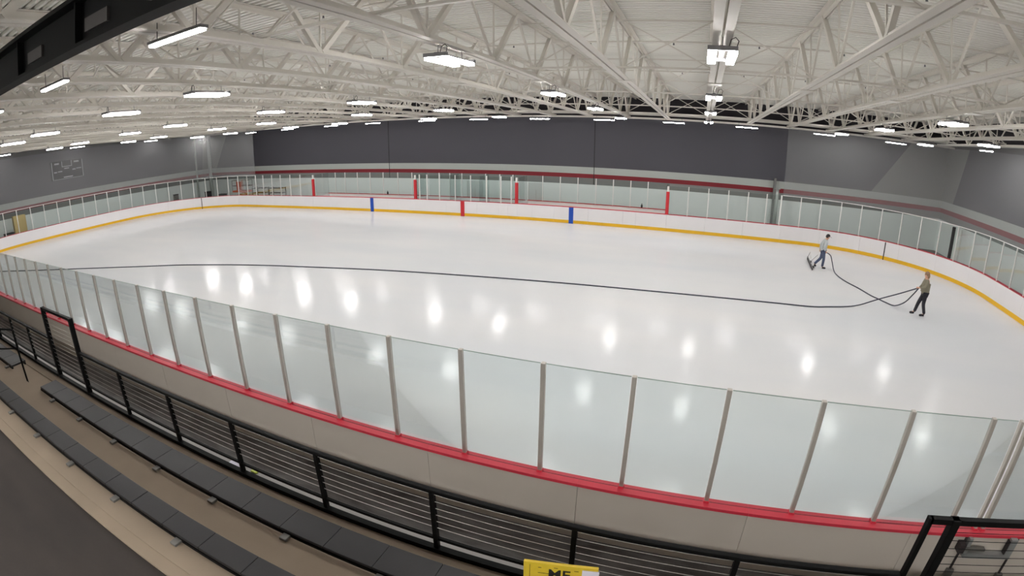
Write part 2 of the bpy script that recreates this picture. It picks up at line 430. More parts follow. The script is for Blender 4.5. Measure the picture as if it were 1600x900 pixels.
# dark / pale gate jambs in the right corner
def jamb(s, w, m, label, z1):
    (x, y), (nx, ny) = loop(s)
    o = MB().box(-w / 2, w / 2, -0.05, 0.05, 0.0, z1).build('gate_jamb', m, None, (x + nx * 0.32, y + ny * 0.32, -0.05)); o.rotation_euler[2] = math.atan2(ny, nx) + PI / 2
    tag(o, label, 'gate jamb')
jamb(s_far(20.87) - 10.55, 0.16, M['dark'], 'dark upright gate jamb behind the right corner glass', 2.8)
jamb(s_far(20.87) - 10.95, 0.3, M['whitepost'], 'pale upright gate jamb behind the right corner glass', 2.75)

# penalty boxes and players' benches on the far side
def red_post(x, label):
    r = empty('padded_post', label, 'post', (x, W + 0.09, BZ), 0, 'red padded posts of the far benches')
    MB().box(-0.10, 0.10, -0.09, 0.09, 0.0, 1.42).build('red_pad', M['dkred'], r, bevel=0.03)
    MB().box(-0.06, 0.06, -0.05, 0.05, 0.0, 1.75).build('white_post', M['whitepost'], r, bevel=0.01)
red_post(-13.82, 'red padded post at the left end of the left players bench')
red_post(-3.86, 'red padded post between left players bench and penalty box')
red_post(3.98, 'red padded post between penalty box and right players bench')
red_post(13.9, 'red padded post at the right end of the right players bench')
px = [-3.5, -2.87, -1.85, -0.6, 0.6, 1.8, 2.85, 3.6]
for i, x in enumerate(px): post(s_far(x), M['whitepost'], 0.075 if i not in (3, 4) else .05, 'white glass post in front of the penalty boxes, %s from the left' % ordn(i + 1), 'posts of the penalty box glass', foot=False)
pp = [-3.86] + px + [3.98]
for i in range(len(pp) - 1): pane(s_far(pp[i + 1]), s_far(pp[i]), 'glass pane in front of the penalty boxes, %s from the left' % ordn(i + 1), 'panes of the penalty box glass')
# back walls of the benches
YB = 28.0
def back_wall(x0, x1, label, xs, what):
    r = empty('bench_back_wall', label, 'bench wall', (0, 0, 0))
    MB().box(x0, x1, YB, YB + 0.12, -0.05, BZ).build('wall_panel', M['board'], r)
    MB().box(x0, x1, YB - 0.02, YB + 0.16, BZ, BZ + 0.035).build('cap_rail', M['dkred'], r)
    for i, x in enumerate(xs):
        o = MB().box(x - 0.028, x + 0.028, YB + 0.03, YB + 0.09, BZ + 0.035, 2.84).build('rear_glass_post', M['whitepost']); tag(o, 'white rear glass post behind the %s, %s from the left' % (what, ordn(i + 1)), 'post', 'rear posts behind the far benches')
    xx = [x0] + xs + [x1]
    for i in range(len(xx) - 1):
        o = MB().box(xx[i] + .03, xx[i + 1] - .03, YB + 0.054, YB + 0.066, BZ + 0.035, 2.84).build('rear_glass_shield', M['glass']); tag(o, 'rear glass pane behind the %s, %s from the left' % (what, ordn(i + 1)), 'glass pane', 'rear panes behind the far benches')
    # the seat board of the bench
    for (u0, u1, side) in ((x0 + .3, x1 - .3, ''),) if 'penalty' not in what else ((x0 + .3, -1.3, 'left '), (1.4, x1 - .3, 'right ')):
        q = empty('team_bench', 'long wooden seat along the back wall of the ' + side + what, 'bench', (0, 0, 0))
        MB().box(u0, u1, YB - 0.45, YB - 0.05, 0.42, 0.47).build('seat', M['ply'], q)
        for j in range(3):
            x = u0 + .2 + (u1 - u0 - .4) * j / 2
            MB().box(x - .03, x + .03, YB - .42, YB - .1, -0.05, 0.42).build('leg', M['dark'], q)
back_wall(-13.82, -3.9, 'white rear wall of the left players bench with red cap', [-12.97, -11.9, -10.6, -9.3, -8.0, -6.6, -5.3], 'left players bench')
back_wall(-3.8, 3.9, 'white rear wall of the penalty boxes with red cap', [-2.9, -2.0, -1.0, 0.9, 2.0, 3.0], 'penalty boxes')
back_wall(4.1, 13.9, 'white rear wall of the right players bench with red cap', [5.2, 6.46, 7.7, 8.95, 10.13, 11.3, 12.45], 'right players bench')
def divider(x, label):
    r = empty('bench_divider', label, 'bench divider', (x, 0, 0), 0, 'dividers between the far benches')
    MB().box(-0.05, 0.05, W + 0.21, YB - .01, -0.05, BZ).build('divider_board', M['board'], r)
    MB().box(-0.006, 0.006, W + 0.21, YB - .01, BZ, 2.84).build('divider_glass', M['glass'], r)
for x, l in ((-13.7, 'glass-topped divider closing the left end of the left players bench'), (-3.98, 'glass-topped divider right of the left players bench'), (-1.1, 'glass-topped divider between left penalty box and timekeeper'), (1.2, 'glass-topped divider between timekeeper and right penalty box'), (4.1, 'glass-topped divider left of the right players bench'), (13.78, 'glass-topped divider closing the right players bench')): divider(x, l)
def frost(x0, x1, z1, label):
    o = MB().box(x0, x1, YB + 0.2, YB + 0.23, 0.0, z1).build('frosted_door', M['frost']); tag(o, label, 'door')
    MB().box(x0 - .03, x0, YB + 0.19, YB + 0.24, 0.0, z1).build('door_edge', M['alu'], o)
    MB().box((x0 + x1) / 2 - .01, (x0 + x1) / 2 + .01, YB + 0.185, YB + 0.2, 0.8, z1 - .5).build('door_pull', M['alu'], o)
frost(4.15, 5.2, 2.33, 'pale frosted bench door right of the third red post')
frost(-0.62, 0.62, 2.3, 'pale frosted door behind the timekeeper box')
def bottle(x, y, z, label):
    o = MB().tube([(0, 0, 0), (0, 0, .16), (0, 0, .19), (0, 0, .2), (0, 0, .24)], [.06, .06, .04, .025, .025], 12).build('water_jug', M['rubber'], None, (x, y, z)); tag(o, label, 'jug')
    MB().tube([(0, 0, .24), (0, 0, .27)], .03, 10).build('lid', M['dark'], o)
bottle(-7.6, YB + .03, BZ + .035, 'small black jug on the rear wall of the left players bench')
bottle(12.1, YB + .03, BZ + .035, 'small black jug on the rear wall of the right players bench')

# ------------------------------------------------------------------ netting
def net_sheet(s0, s1, label, bottom=GZ + 0.01):
    n = int((s1 - s0) / 0.5); mb = MB()
    top = lambda y: 7.5 - 0.0215 * y
    for i in range(n + 1):
        (x, y), (nx, ny) = loop(s0 + (s1 - s0) * i / n); x += nx * .1; y += ny * .1
        mb.v += [(x, y, bottom), (x, y, top(y))]
    for i in range(n): mb.face((2 * i, 2 * i + 2, 2 * i + 3, 2 * i + 1), 0, True)
    o = mb.build('safety_net', M['net']); tag(o, label, 'net')
    rp = MB()
    rp.tube([(loop(s0 + (s1 - s0) * i / n)[0][0] + loop(s0 + (s1 - s0) * i / n)[1][0] * .1, loop(s0 + (s1 - s0) * i / n)[0][1] + loop(s0 + (s1 - s0) * i / n)[1][1] * .1, bottom + .012) for i in range(n + 1)], 0.013, 6)
    rp.build('net_rope', M['rope'], o)
net_sheet(0.0, s_far(20.95), 'grey safety netting hanging round the right end of the rink')
net_sheet(s_far(-20.95), S_NEAR0, 'grey safety netting hanging round the left end of the rink')

# ------------------------------------------------------------------ walls
YW = 30.6; XW = 33.2
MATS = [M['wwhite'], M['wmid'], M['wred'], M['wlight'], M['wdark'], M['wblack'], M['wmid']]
ZT = 9.6
def paint_bands(mb, P, u0, u1):
    for z0, z1, mi in ((-0.3, 2.15, 0), (2.15, 2.62, 1), (2.62, 2.92, 2), (2.92, 3.41, 3)):
        mb.poly([P(u0, z0), P(u1, z0), P(u1, z1), P(u0, z1)], mi)
def mural(mb, P, u0, u1, dark, z1=7.0, ztop=ZT, light=6):
    """dark: list of (bottom_left, bottom_right, top_left, top_right); between them the pale paint"""
    z0 = 3.41; cb = u0; ct = u0
    for bl, br, tl, tr in dark:
        if bl > cb or tl > ct: mb.poly([P(cb, z0), P(bl, z0), P(tl, z1), P(ct, z1)] if (bl > cb and tl > ct) else ([P(cb, z0), P(bl, z0), P(ct, z1)] if bl > cb else [P(cb, z0), P(tl, z1), P(ct, z1)]), light)
        mb.poly([P(bl, z0), P(br, z0), P(tr, z1), P(tl, z1)], 4); cb, ct = br, tr
    if u1 > cb or u1 > ct: mb.poly([P(cb, z0), P(u1, z0), P(u1, z1), P(ct, z1)], light)
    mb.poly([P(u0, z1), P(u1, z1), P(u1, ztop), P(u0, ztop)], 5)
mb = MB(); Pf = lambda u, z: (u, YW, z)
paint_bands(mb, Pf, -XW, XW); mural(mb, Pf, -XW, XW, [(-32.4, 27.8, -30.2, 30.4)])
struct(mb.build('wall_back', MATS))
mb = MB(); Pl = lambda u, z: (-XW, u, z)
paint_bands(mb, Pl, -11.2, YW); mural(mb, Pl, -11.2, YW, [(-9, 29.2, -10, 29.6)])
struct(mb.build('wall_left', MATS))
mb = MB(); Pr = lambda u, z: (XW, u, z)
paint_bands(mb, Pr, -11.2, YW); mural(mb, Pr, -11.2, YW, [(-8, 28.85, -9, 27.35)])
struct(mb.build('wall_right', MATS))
struct(MB().box(-XW, XW, -11.2, -11.0, -0.3, ZT + .3).build('wall_front', M['wwhite']))
for i, x in enumerate((-9.1, 8.25)):
    struct(MB().box(x - .025, x + .025, YW - .012, YW, 2.15, 7.0).build('trim_%d' % (i + 1), M['wblack']))
struct(MB().box(20.9, 21.05, YW - .25, YW - .002, -.05, 3.6).build('trim_3', M['wmid']))
def column(x, y, r, label, h=7.2):
    o = MB().tube([(0, 0, -0.05), (0, 0, h)], r, 16).build('steel_column', M['wlight'], None, (x, y, 0)); tag(o, label, 'column')
    MB().box(-r * 1.6, r * 1.6, -r * 1.6, r * 1.6, h - .03, h).build('cap_plate', M['wlight'], o)
    MB().box(-r * 1.6, r * 1.6, -r * 1.6, r * 1.6, -0.055, -0.02).build('base_plate', M['whitepost'], o)
column(-32.9, 28.2, 0.10, 'thin white pipe column in the far left corner, left of the thicker one')
column(-31.9, 29.3, 0.20, 'thick white pipe column in the far left corner')
column(21.05, 29.4, 0.11, 'grey pipe column behind the far right glass', 3.0)

# ------------------------------------------------------------------ roof deck
def zt(y): return 9.12 - 0.021 * y
def zb(y): return 7.56 - 0.0215 * y
mb = MB(); y = -11.1; prof = []
while y < 30.6:
    for dy, dz in ((0, 0), (.075, 0), (.09, .08), (.185, .08)): prof.append((y + dy, zt(y + dy) + .002 + dz))
    y += .20
prof.append((y, zt(y)))
for (yy, zz) in prof: mb.v += [(-33.2, yy, zz), (33.2, yy, zz)]
for i in range(len(prof) - 1): mb.face((2 * i, 2 * i + 1, 2 * i + 3, 2 * i + 2))
struct(mb.build('ceiling', M['deck']))

# ------------------------------------------------------------------ roof trusses
def make_truss():
    r = empty('roof_truss', '', 'roof truss', (0, 0, 0), 0, 'white roof trusses')
    y0, y1 = -11.0, 30.5
    mb = MB(); ya, yb_ = -10.0, 27.9
    for sx in (-1, 1):
        L = []
        for yy in (ya, yb_):
            z = zb(yy); a, b_ = (0.02, 0.165)
            pr = [(sx * a, yy, z), (sx * b_, yy, z), (sx * b_, yy, z + .018), (sx * (a + .018), yy, z + .018), (sx * (a + .018), yy, z + .13), (sx * a, yy, z + .13)]
            L.append(pr)
        mb.ribbon(L)
    mb.build('bottom_chord', M['steel'], r)
    mb = MB()
    for sx in (-1, 1):
        L = []
        for yy in (y0, y1):
            z = zt(yy) - .004; a, b_ = (0.02, 0.165)
            L.append([(sx * a, yy, z), (sx * b_, yy, z), (sx * b_, yy, z - .018), (sx * (a + .018), yy, z - .018), (sx * (a + .018), yy, z - .13), (sx * a, yy, z - .13)])
        mb.ribbon(L)
    mb.build('top_chord', M['steel'], r)
    for k in range(-4, 9):
        yn = 2.2 + 3.05 * k; zn = zb(yn) + .06
        yl = yn - 1.52; yr = yn + 1.52
        if yr < 30.6: MB().beam((0, yn + .04, zn), (0, yr - .05, zt(yr) - .07), 0.11, 0.11, (1, 0, 0)).build('diagonal', M['steel'], r)
        if yl > -11.2:
            if k in (0, -1, 8): MB().beam((0, yn - .04, zn), (0, yl + .05, zt(yl) - .07), 0.10, 0.10, (1, 0, 0)).build('diagonal', M['steel'], r)
            else: MB().beam((0, yn - .04, zn), (0, yl + .05, zt(yl) - .07), 0.05, 0.05, (1, 0, 0)).build('diagonal', M['steel'], r)
        MB().beam((0, yn, zn), (0, yn, zt(yn) - .03), 0.035, 0.035, (1, 0, 0)).build('upright', M['steel'], r)
    MB().box(-.19, .19, 8.6, 9.15, zb(8.9) - .022, zb(8.9) - .004).build('splice_plate', M['steel'], r)
    return r
TX = [16.12 + 2.5 * k for k in range(-19, 7)]
proto = make_truss()
for i, x in enumerate(TX):
    t = proto if i == 0 else copy_tree(proto)
    t.location = (x, 0, 0); k = round((x - 16.12) / 2.5)
    if k == 0: t['label'] = 'white roof truss running straight away from the viewer with a column of twin lamps'
    else: t['label'] = 'white steel roof truss, %s to the %s of the one running straight away' % (ordn(abs(k)), 'left' if k < 0 else 'right')

# cross bridging rows
def bridging(yr, label, grp):
    r = empty('truss_bridging', label, 'bridging', (0, 0, 0), 0, grp)
    MB().beam((TX[0], yr, zb(yr) + .17), (TX[-1], yr, zb(yr) + .17), 0.07, 0.05).build('bridging_bar', M['steel'], r)
    MB().beam((TX[0], yr, zt(yr) - .17), (TX[-1], yr, zt(yr) - .17), 0.04, 0.04).build('bridging_bar', M['steel'], r)
    a = MB().beam((0.06, yr + .05, zb(yr) + .15), (2.44, yr + .05, zt(yr) - .14), 0.03, 0.03).build('brace', M['steel'], r)
    b_ = MB().beam((0.06, yr - .05, zt(yr) - .14), (2.44, yr - .05, zb(yr) + .15), 0.03, 0.03).build('brace', M['steel'], r)
    for i, x in enumerate(TX[:-1]):
        for o in (a, b_):
            c = o if i == 0 else o.copy()
            if i: COL.objects.link(c)
            c.location = (x, 0, 0)
for i, (yr, w) in enumerate(((0.6, 'nearest, above the near boards'), (7.4, 'second from the viewer, over the ice'), (13.4, 'third from the viewer, over mid ice'), (19.5, 'fourth from the viewer'), (25.2, 'farthest, before the back wall'))):
    bridging(yr, 'white cross bracing between the roof trusses, %s' % w, 'rows of truss bracing')
for i, (yr, w) in enumerate(((3.7, 'nearest'), (9.8, 'middle'), (15.9, 'farthest'))):
    o = MB().tube([(-33, yr, zt(yr) - .24), (33, yr, zt(yr) - .24)], .028, 8).build('sprinkler_pipe', M['steel']); tag(o, 'white sprinkler pipe under the roof deck, %s of the three' % w, 'pipe', 'sprinkler pipes')
    for j in range(14):
        x = 14.9 + 2.5 * (j - 8)
        MB().tube([(x, yr, zt(yr) - .27), (x, yr, zt(yr) - .33)], [.018, .03], 6).build('sprinkler_head', M['hous'], o)
# white eaves girder along the back wall
for i, (yg, zg, h) in enumerate(((30.3, 7.25, .22), (29.2, 6.95, .12))):
    tag(MB().box(-33, 33, yg - .06, yg + .06, zg, zg + h).build('eaves_girder', M['steel']), 'white steel girder along the top of the back wall, %s of the two' % ('upper' if i == 0 else 'lower'), 'girder', 'eaves girders')

# ------------------------------------------------------------------ lamps
def make_twin():
    r = empty('twin_lamp', '', 'lamp', (0, 0, 0))
    for sx in (-1, 1):
        MB().box(sx * .165 - .07, sx * .165 + .07, -.6, .6, -.075, -.012).build('lamp_tube', M['lamp'], r, bevel=.006)
        MB().box(sx * .165 - .075, sx * .165 + .075, -.61, .61, -.012, .0).build('reflector', M['hous'], r)
    MB().box(-.24, .24, -.64, -.56, -.02, .05).build('end_bar', M['hous'], r)
    MB().box(-.24, .24, .56, .64, -.02, .05).build('end_bar', M['hous'], r)
    MB().box(-.05, .05, -.56, .56, .03, .07).build('housing', M['dark'], r)
    MB().tube([(.1, -.6, .05), (.13, -.6, .16), (.2, -.6, .2), (.25, -.6, .14), (.22, -.6, .04)], .008, 6).build('power_cord', M['dark'], r)
    for yy in (-.5, .5): MB().tube([(0, yy, .04), (0, yy, .22)], .008, 6).build('hanger', M['hous'], r)
    return r
def make_strip():
    r = empty('strip_lamp', '', 'lamp', (0, 0, 0))
    MB().box(-.66, .66, -.055, .055, -.045, -.01).build('lamp_tube', M['strip'], r, bevel=.012)
    MB().box(-.68, .68, -.07, .07, -.01, .035).build('housing', M['hous'], r)
    for xx in (-.5, .5): MB().tube([(xx, 0, .035), (xx, 0, .3)], .006, 6).build('hanger', M['dark'], r)
    return r
twin = make_twin(); first = True
CX = [28.62, 23.62, 16.12, 11.12, 3.62, -1.38, -8.88, -13.88, -21.38, -26.38]
RY = [3.1, 10.2, 16.8, 24.0]
RN = ['row nearest the near boards', 'second row over the ice', 'third row over the ice', 'row nearest the back wall']
for j, y in enumerate(RY):
    for i, x in enumerate(CX):
        if x == 28.62 and j == 0: continue
        o = twin if first else copy_tree(twin); first = False
        o.location = (x, y, zb(y) - .22); o['group'] = 'twin tube lamps over the ice'
        o['label'] = 'twin tube lamp under a truss, %s, %s column from the right' % (RN[j], ordn(i + 1))
strip = make_strip(); first = True
def put_strip(x, y, rz, z, label):
    global first
    o = strip if first else copy_tree(strip); first = False
    o.location = (x, y, z); o.rotation_euler[2] = rz; o['label'] = label; o['group'] = 'single strip lamps round the rink edge'
for i, x in enumerate((23.0, 18.4, 13.8, 9.22, 4.6, 0.0)):
    put_strip(x, -1.6, 0, zb(-1.6) - .17, 'bright single strip lamp over the near walkway, %s from the right' % ordn(i + 1))
for i, x in enumerate((28.0, 25.2, 22.4, 19.6, 16.8, 14.0, 11.2, 8.4, 5.6, 2.8, 0.0)):  # unseen fill lamps behind the camera, added to brighten the beige board backs
    o = copy_tree(twin); o.location = (x, -9.6, 5.6); o.rotation_euler[2] = PI / 2; o['group'] = 'added unseen fill lamps over the upper walkway'; o['label'] = 'added unseen twin tube fill lamp above and behind the seats, %s from the right' % ordn(i + 1)
for i, x in enumerate((27.9, 23.3, 18.5, 14.0, 9.6, 5.3, 0.9, -3.2, -8.0, -12.2, -17.2, -22.0)):
    put_strip(x, 26.9, 0, 6.76, 'thin single strip lamp above the far benches, %s from the right' % ordn(i + 1))
for i, y in enumerate((6.8, 13.3, 20.6)):
    put_strip(-29.1, y, PI / 2, zb(y) - .2, 'single strip lamp over the left end of the rink, %s from the front' % ordn(i + 1))
    put_strip(31.2, y + 1, PI / 2, zb(y) - .2, 'single strip lamp over the right end of the rink, %s from the front' % ordn(i + 1))

# ------------------------------------------------------------------ black beam overhead, near the viewer
bm = empty('black_box_beam', 'black steel box beam crossing overhead at the top left corner', 'beam', (0, 0, 0))
xa, xb = -6.0, 22.0
MB().box(xa, xb, -4.05, -4.0, 6.76, 7.1).build('web', M['black'], bm)
MB().box(xa, xb, -4.13, -3.985, 6.73, 6.76).build('bottom_flange', M['black'], bm)
MB().box(xa, xb, -4.16, -3.98, 7.1, 7.14).build('top_flange', M['black'], bm)
for k in range(14):
    x = 1.0 + k * 1.5
    MB().box(x - .012, x + .012, -4.12, -4.05, 6.76, 7.1).build('stiffener', M['black'], bm)
for k, x in enumerate((10.2, 11.6, 12.6)):
    MB().box(x, x + .4, -4.075, -4.05, 6.84, 6.95).build('cover_plate', M['conduit'], bm)
for k in range(6):
    x = 3 + k * 3.0
    MB().tube([(x, -4.05, 7.14), (x, -4.05, zt(-4) - .02)], .02, 6).build('hanger_rod', M['black'], bm)

# ------------------------------------------------------------------ bleachers
def tier(name, y0, y1, z0, z1, m): struct(MB().box(-30, 30, y0, y1, z0, z1).build(name, m))
struct(MB().box(-30, 30, -3.17, -1.98, -0.05, 1.2).build('trim_4', M['conc']))
struct(MB().box(-30, 30, -4.14, -3.17, -0.05, 1.65).build('trim_5', M['conc']))
struct(MB().box(-30, 30, -4.52, -4.14, -0.05, 2.05).build('trim_6', M['conc']))
struct(MB().box(-30, 30, -11.0, -4.52, -0.05, 2.02).build('floor_upper', M['concd']))
struct(MB().box(-30, 30, -2.12, -1.975, 1.2, 1.206).build('trim_7', M['ledge']))
struct(MB().box(-30, 30, -2.46, -2.3, 1.2, 1.22).build('trim_8', M['conc']))
struct(MB().box(-30, 30, -4.38, -4.14, 2.05, 2.058).build('trim_9', M['conc']))
def bench(x0, x1, y0, y1, z, zbr, label, off):
    r = empty('bleacher_bench', label, 'bench', (0, 0, 0), 0, 'charcoal bleacher benches')
    x = x0
    while x < x1 - .1:
        MB().box(x + .003, min(x + .64, x1) - .003, y0, y1, z - .045, z).build('seat_pad', M['seat'], r, bevel=.006)
        x += .64
    MB().box(x0, x1, y0 - .008, y0 + .03, z - .085, z - .045).build('rear_rail', M['black'], r)
    MB().box(x0, x1, y1 - .04, y1 - .01, z - .1, z - .045).build('front_rail', M['black'], r)
    x = x0 + off
    while x < x1:
        MB().box(x - .05, x + .05, y0 - .10, y0 + .01, zbr, z - .05).build('bracket', M['bracket'], r, bevel=.006)
        x += 1.28
    return r
bench(4.95, 24.0, -3.15, -2.79, 1.74, 1.652, 'front charcoal bleacher bench right of the aisle, next to the railing', .75)
bench(-8.0, 3.0, -3.15, -2.79, 1.74, 1.652, 'front charcoal bleacher bench left of the aisle at the picture edge', .5)
bench(-8.0, 24.0, -4.12, -3.86, 2.14, 2.06, 'second charcoal bleacher bench nearest the viewer', .3)

# ------------------------------------------------------------------ railing in front of the bleachers
RYL = -2.2; RT = 2.17; RB = 1.22
def rail_span(xs, label, close=()):
    r = empty('steel_railing', label, 'railing', (0, 0, 0), 0, 'black steel railings in front of the bleachers')
    MB().box(xs[0], xs[-1], RYL - .03, RYL + .03, RT - .05, RT).build('top_rail', M['black'], r, bevel=.006)
    MB().box(xs[0], xs[-1], RYL - .018, RYL + .018, 1.40, 1.44).build('bottom_rail', M['black'], r)
    MB().box(xs[0], xs[-1], RYL - .05, RYL + .03, 1.205, 1.275).build('kick_rail', M['black'], r)
    for x in xs: MB().box(x - .028, x + .028, RYL - .028, RYL + .028, RB - .01, RT - .05).build('post', M['black'], r)
    for k in range(6):
        z = 1.59 + k * .1
        MB().tube([(xs[0], RYL, z), (xs[-1], RYL, z)], .0035, 5).build('cable', M['cable'], r)
    return r
rail_span([-9.7, -8.05, -6.4, -4.75, -3.1, -1.45, .2, 1.8, 3.42], 'black cable railing left of the tall left frame')
rail_span([5.2, 6.92, 8.6, 10.22, 11.84, 13.49, 15.1, 16.72, 18.38], 'black cable railing between the two tall frames')
def tall_frame(x0, x1, label, first_w):
    r = empty('tall_gate_frame', label, 'gate frame', (0, 0, 0), 0, 'tall black gate frames')
    zt_ = 2.88
    MB().box(x0 - .045, x0 + .045, RYL - .045, RYL + .045, RB - .01, zt_).build('post', M['black'], r, bevel=.006)
    MB().box(x1 - .045, x1 + .045, RYL - .045, RYL + .045, RB - .01, zt_).build('post', M['black'], r, bevel=.006)
    MB().box(x0, x1, RYL - .03, RYL + .03, zt_ - .06, zt_).build('top_rail', M['black'], r)
    MB().box(x0, x1, RYL - .05, RYL + .03, 1.205, 1.275).build('kick_rail', M['black'], r)
    MB().box(x0, x1, RYL - .018, RYL + .018, 1.40, 1.44).build('bottom_rail', M['black'], r)
    for k in range(13):
        z = 1.52 + k * .1
        MB().tube([(x0, RYL, z), (x1, RYL, z)], .0035, 5).build('cable', M['cable'] if first_w else M['black'], r)
    return r
tall_frame(3.49, 5.15, 'tall black cable frame standing above the railing at the left', True)
f2 = tall_frame(18.68, 20.9, 'tall black cable frame at the bottom right corner', False)
MB().box(18.41, 18.68, RYL - .03, RYL + .03, 2.82, 2.88).build('return_rail', M['black'], f2)
MB().box(18.385, 18.435, RYL - .03, RYL + .03, RB, 2.88).build('return_post', M['black'], f2)

# aisle handrail at the left picture edge
hr = empty('aisle_handrail', 'black sloping aisle handrail at the left picture edge', 'handrail', (0, 0, 0))
p0 = (3.12, -2.92, 1.19); p1 = (3.12, -2.92, 2.5)
MB().tube([p0, p1, (3.12, -2.97, 2.55), (3.12, -3.3, 2.68), (3.12, -4.5, 3.25)], .022, 8).build('top_rail', M['black'], hr)
MB().tube([(3.12, -2.92, 2.1), (3.12, -3.3, 2.22), (3.12, -4.5, 2.85)], .018, 8).build('mid_rail', M['black'], hr)
MB().tube([(3.12, -3.8, 1.64), (3.12, -3.8, 2.9)], .022, 8).build('post', M['black'], hr)

# things on the ledge and behind it
o = MB().box(-.13, .13, -.05, .05, 0, .012).build('paper_sheet', M['paper'], None, (9.9, -2.08, 1.207), bevel=.003); o.rotation_euler[2] = .1
tag(o, 'crumpled white paper on the ledge behind the railing', 'paper')
o = MB().box(-.06, .06, -.035, .035, 0, .03).build('plastic_wrapper', M['lime'], None, (10.32, -2.08, 1.207), bevel=.01); tag(o, 'small lime green wrapper on the ledge beside the railing post', 'wrapper')
o = MB().ellips((0, 0, 0), (.28, .2, .07), 14, 8).build('cloth_heap', M['navy'], None, (16.9, -1.2, .08)); tag(o, 'dark blue cloth lying on the walkway beside the boards', 'cloth')

# gate latch on the boards, right
lt = empty('gate_latch', 'grey steel gate latch box on the beige board back at the lower right', 'latch', (0, 0, 0))
yb2 = -.2
MB().box(20.5, 20.56, yb2 - .08, yb2 - .005, .72, 1.05).build('bracket', M['latch'], lt)
MB().box(20.52, 21.36, yb2 - .09, yb2 - .005, .70, .78).build('bottom_plate', M['latch'], lt)
MB().box(21.24, 21.36, yb2 - .09, yb2 - .005, .78, 1.06).build('side_plate', M['latch'], lt)
MB().box(21.22, 21.24, yb2 - .08, yb2 - .005, .74, 1.02).build('slot', M['dark'], lt)
MB().box(20.4, 20.82, yb2 - .12, yb2 - .05, .86, .90).build('lever', M['bracket'], lt)
MB().box(20.36, 20.46, yb2 - .13, yb2 - .005, .82, .97).build('hinge_block', M['dark'], lt)
for x, w in ((20.47, .012), (21.4, .012)):
    MB().box(x - w, x + w, yb2 - .03, yb2 - .001, .02, 1.04).build('drop_bolt', M['dark'], lt)
MB().box(20.41, 20.53, yb2 - .06, yb2 - .002, .28, .42).build('bolt_guide', M['bracket'], lt)
MB().box(21.34, 21.46, yb2 - .06, yb2 - .002, .28, .36).build('bolt_guide', M['bracket'], lt)

# yellow sign resting on the front bench
sg = empty('yellow_sign', 'worn yellow cardboard sign reading ME at the bottom edge', 'sign', (15.14, -2.87, 1.745), .17)
MB().box(-.33, .33, -.015, .015, 0, .56).build('board', M['sign'], sg, bevel=.004)
MB().box(.19, .34, -.022, -.0155, .44, .53).build('tape_patch', M['paper'], sg)
def text(body, size, x, z, parent, m, name, y=-.0165):
    c = bpy.data.curves.new(name, 'FONT'); c.body = body; c.size = size; c.extrude = .0006; c.align_x = 'CENTER'; c.offset = .002 * size / .12
    t = bpy.data.objects.new(name, c); COL.objects.link(t); t.data.materials.append(m)
    dg = bpy.context.evaluated_depsgraph_get(); me = bpy.data.meshes.new_from_object(t.evaluated_get(dg))
    bpy.data.objects.remove(t); t = bpy.data.objects.new(name, me); COL.objects.link(t)
    t.parent = parent; t.location = (x, y, z); t.rotation_euler = (PI / 2, 0, 0)
    return t
text('ME', .16, -.01, .385, sg, M['ink'], 'lettering')
MB().box(-.275, -.271, -.0165, -.0152, 0.05, .53).build('ruled_line', M['ink'], sg)
for i, (x, z, w) in enumerate(((-.2, .50, .03), (-.06, .515, .035), (.12, .50, .04), (-.2, .43, .1))):
    MB().box(x, x + w, -.0165, -.0152, z, z + .006).build('scuff_mark', M['ink'], sg)

# ------------------------------------------------------------------ scoreboard on the left wall
sb = empty('scoreboard', 'grey scoreboard with pale trim mounted on the left end wall', 'scoreboard', (-XW + .01, 13.75, 0))
Y = lambda u: u
MB().box(0, .16, -1.55, 1.62, 4.52, 6.14).build('cabinet', M['score'], sb, bevel=.01)
def sbx(nm, y0, y1, z0, z1, m='scorew'): MB().box(.16, .172, y0, y1, z0, z1).build(nm, M[m], sb)
sbx('side_stripe', -1.5, -1.43, 4.56, 6.1); sbx('side_stripe', 1.5, 1.57, 4.56, 6.1)
sbx('base_stripe', -1.4, 1.45, 4.55, 4.59)
sbx('clock_frame', -.5, -.44, 5.66, 6.1); sbx('clock_frame', .44, .5, 5.66, 6.1); sbx('clock_frame', -.5, .5, 5.6, 5.66)
sbx('name_plate', -1.2, -.75, 5.86, 6.0); sbx('name_plate', .72, 1.2, 5.88, 6.02)
sbx('name_plate', -.28, .2, 5.42, 5.5); sbx('name_plate', -1.3, -1.02, 5.16, 5.26); sbx('name_plate', -.92, -.5, 5.2, 5.28)
sbx('name_plate', .5, .82, 5.24, 5.34); sbx('name_plate', .9, 1.4, 5.3, 5.38); sbx('name_plate', -.42, .48, 4.66, 4.76)

# ------------------------------------------------------------------ things behind the far and left glass
bx = empty('plywood_crate', 'tall plywood crate standing behind the left end glass', 'crate', (-31.6, 8.15, -.05))
MB().box(-.3, .3, -.5, .5, 0, 2.42).build('crate_body', M['ply'], bx, bevel=.01)
MB().box(.3, .33, -.56, -.47, 0, 2.42).build('corner_batten', M['ply'], bx)
MB().box(.3, .33, .44, .53, 0, 2.42).build('corner_batten', M['ply'], bx)
o = MB().box(-.3, .3, -.4, .4, 0, 1.2).build('storage_chest', M['slab'], None, (-31.6, 7.1, -.05), bevel=.03); tag(o, 'low dark chest left of the plywood crate', 'chest')
MB().box(-.31, .31, -.41, .41, 1.14, 1.2).build('lid', M['dark'], o)
lf = empty('scissor_lift', 'orange scissor lift parked behind the far left corner glass', 'lift', (-26.2, 28.9, -.05))
MB().box(-1.1, 1.1, -.4, .4, .25, .62).build('chassis', M['lift'], lf, bevel=.02)
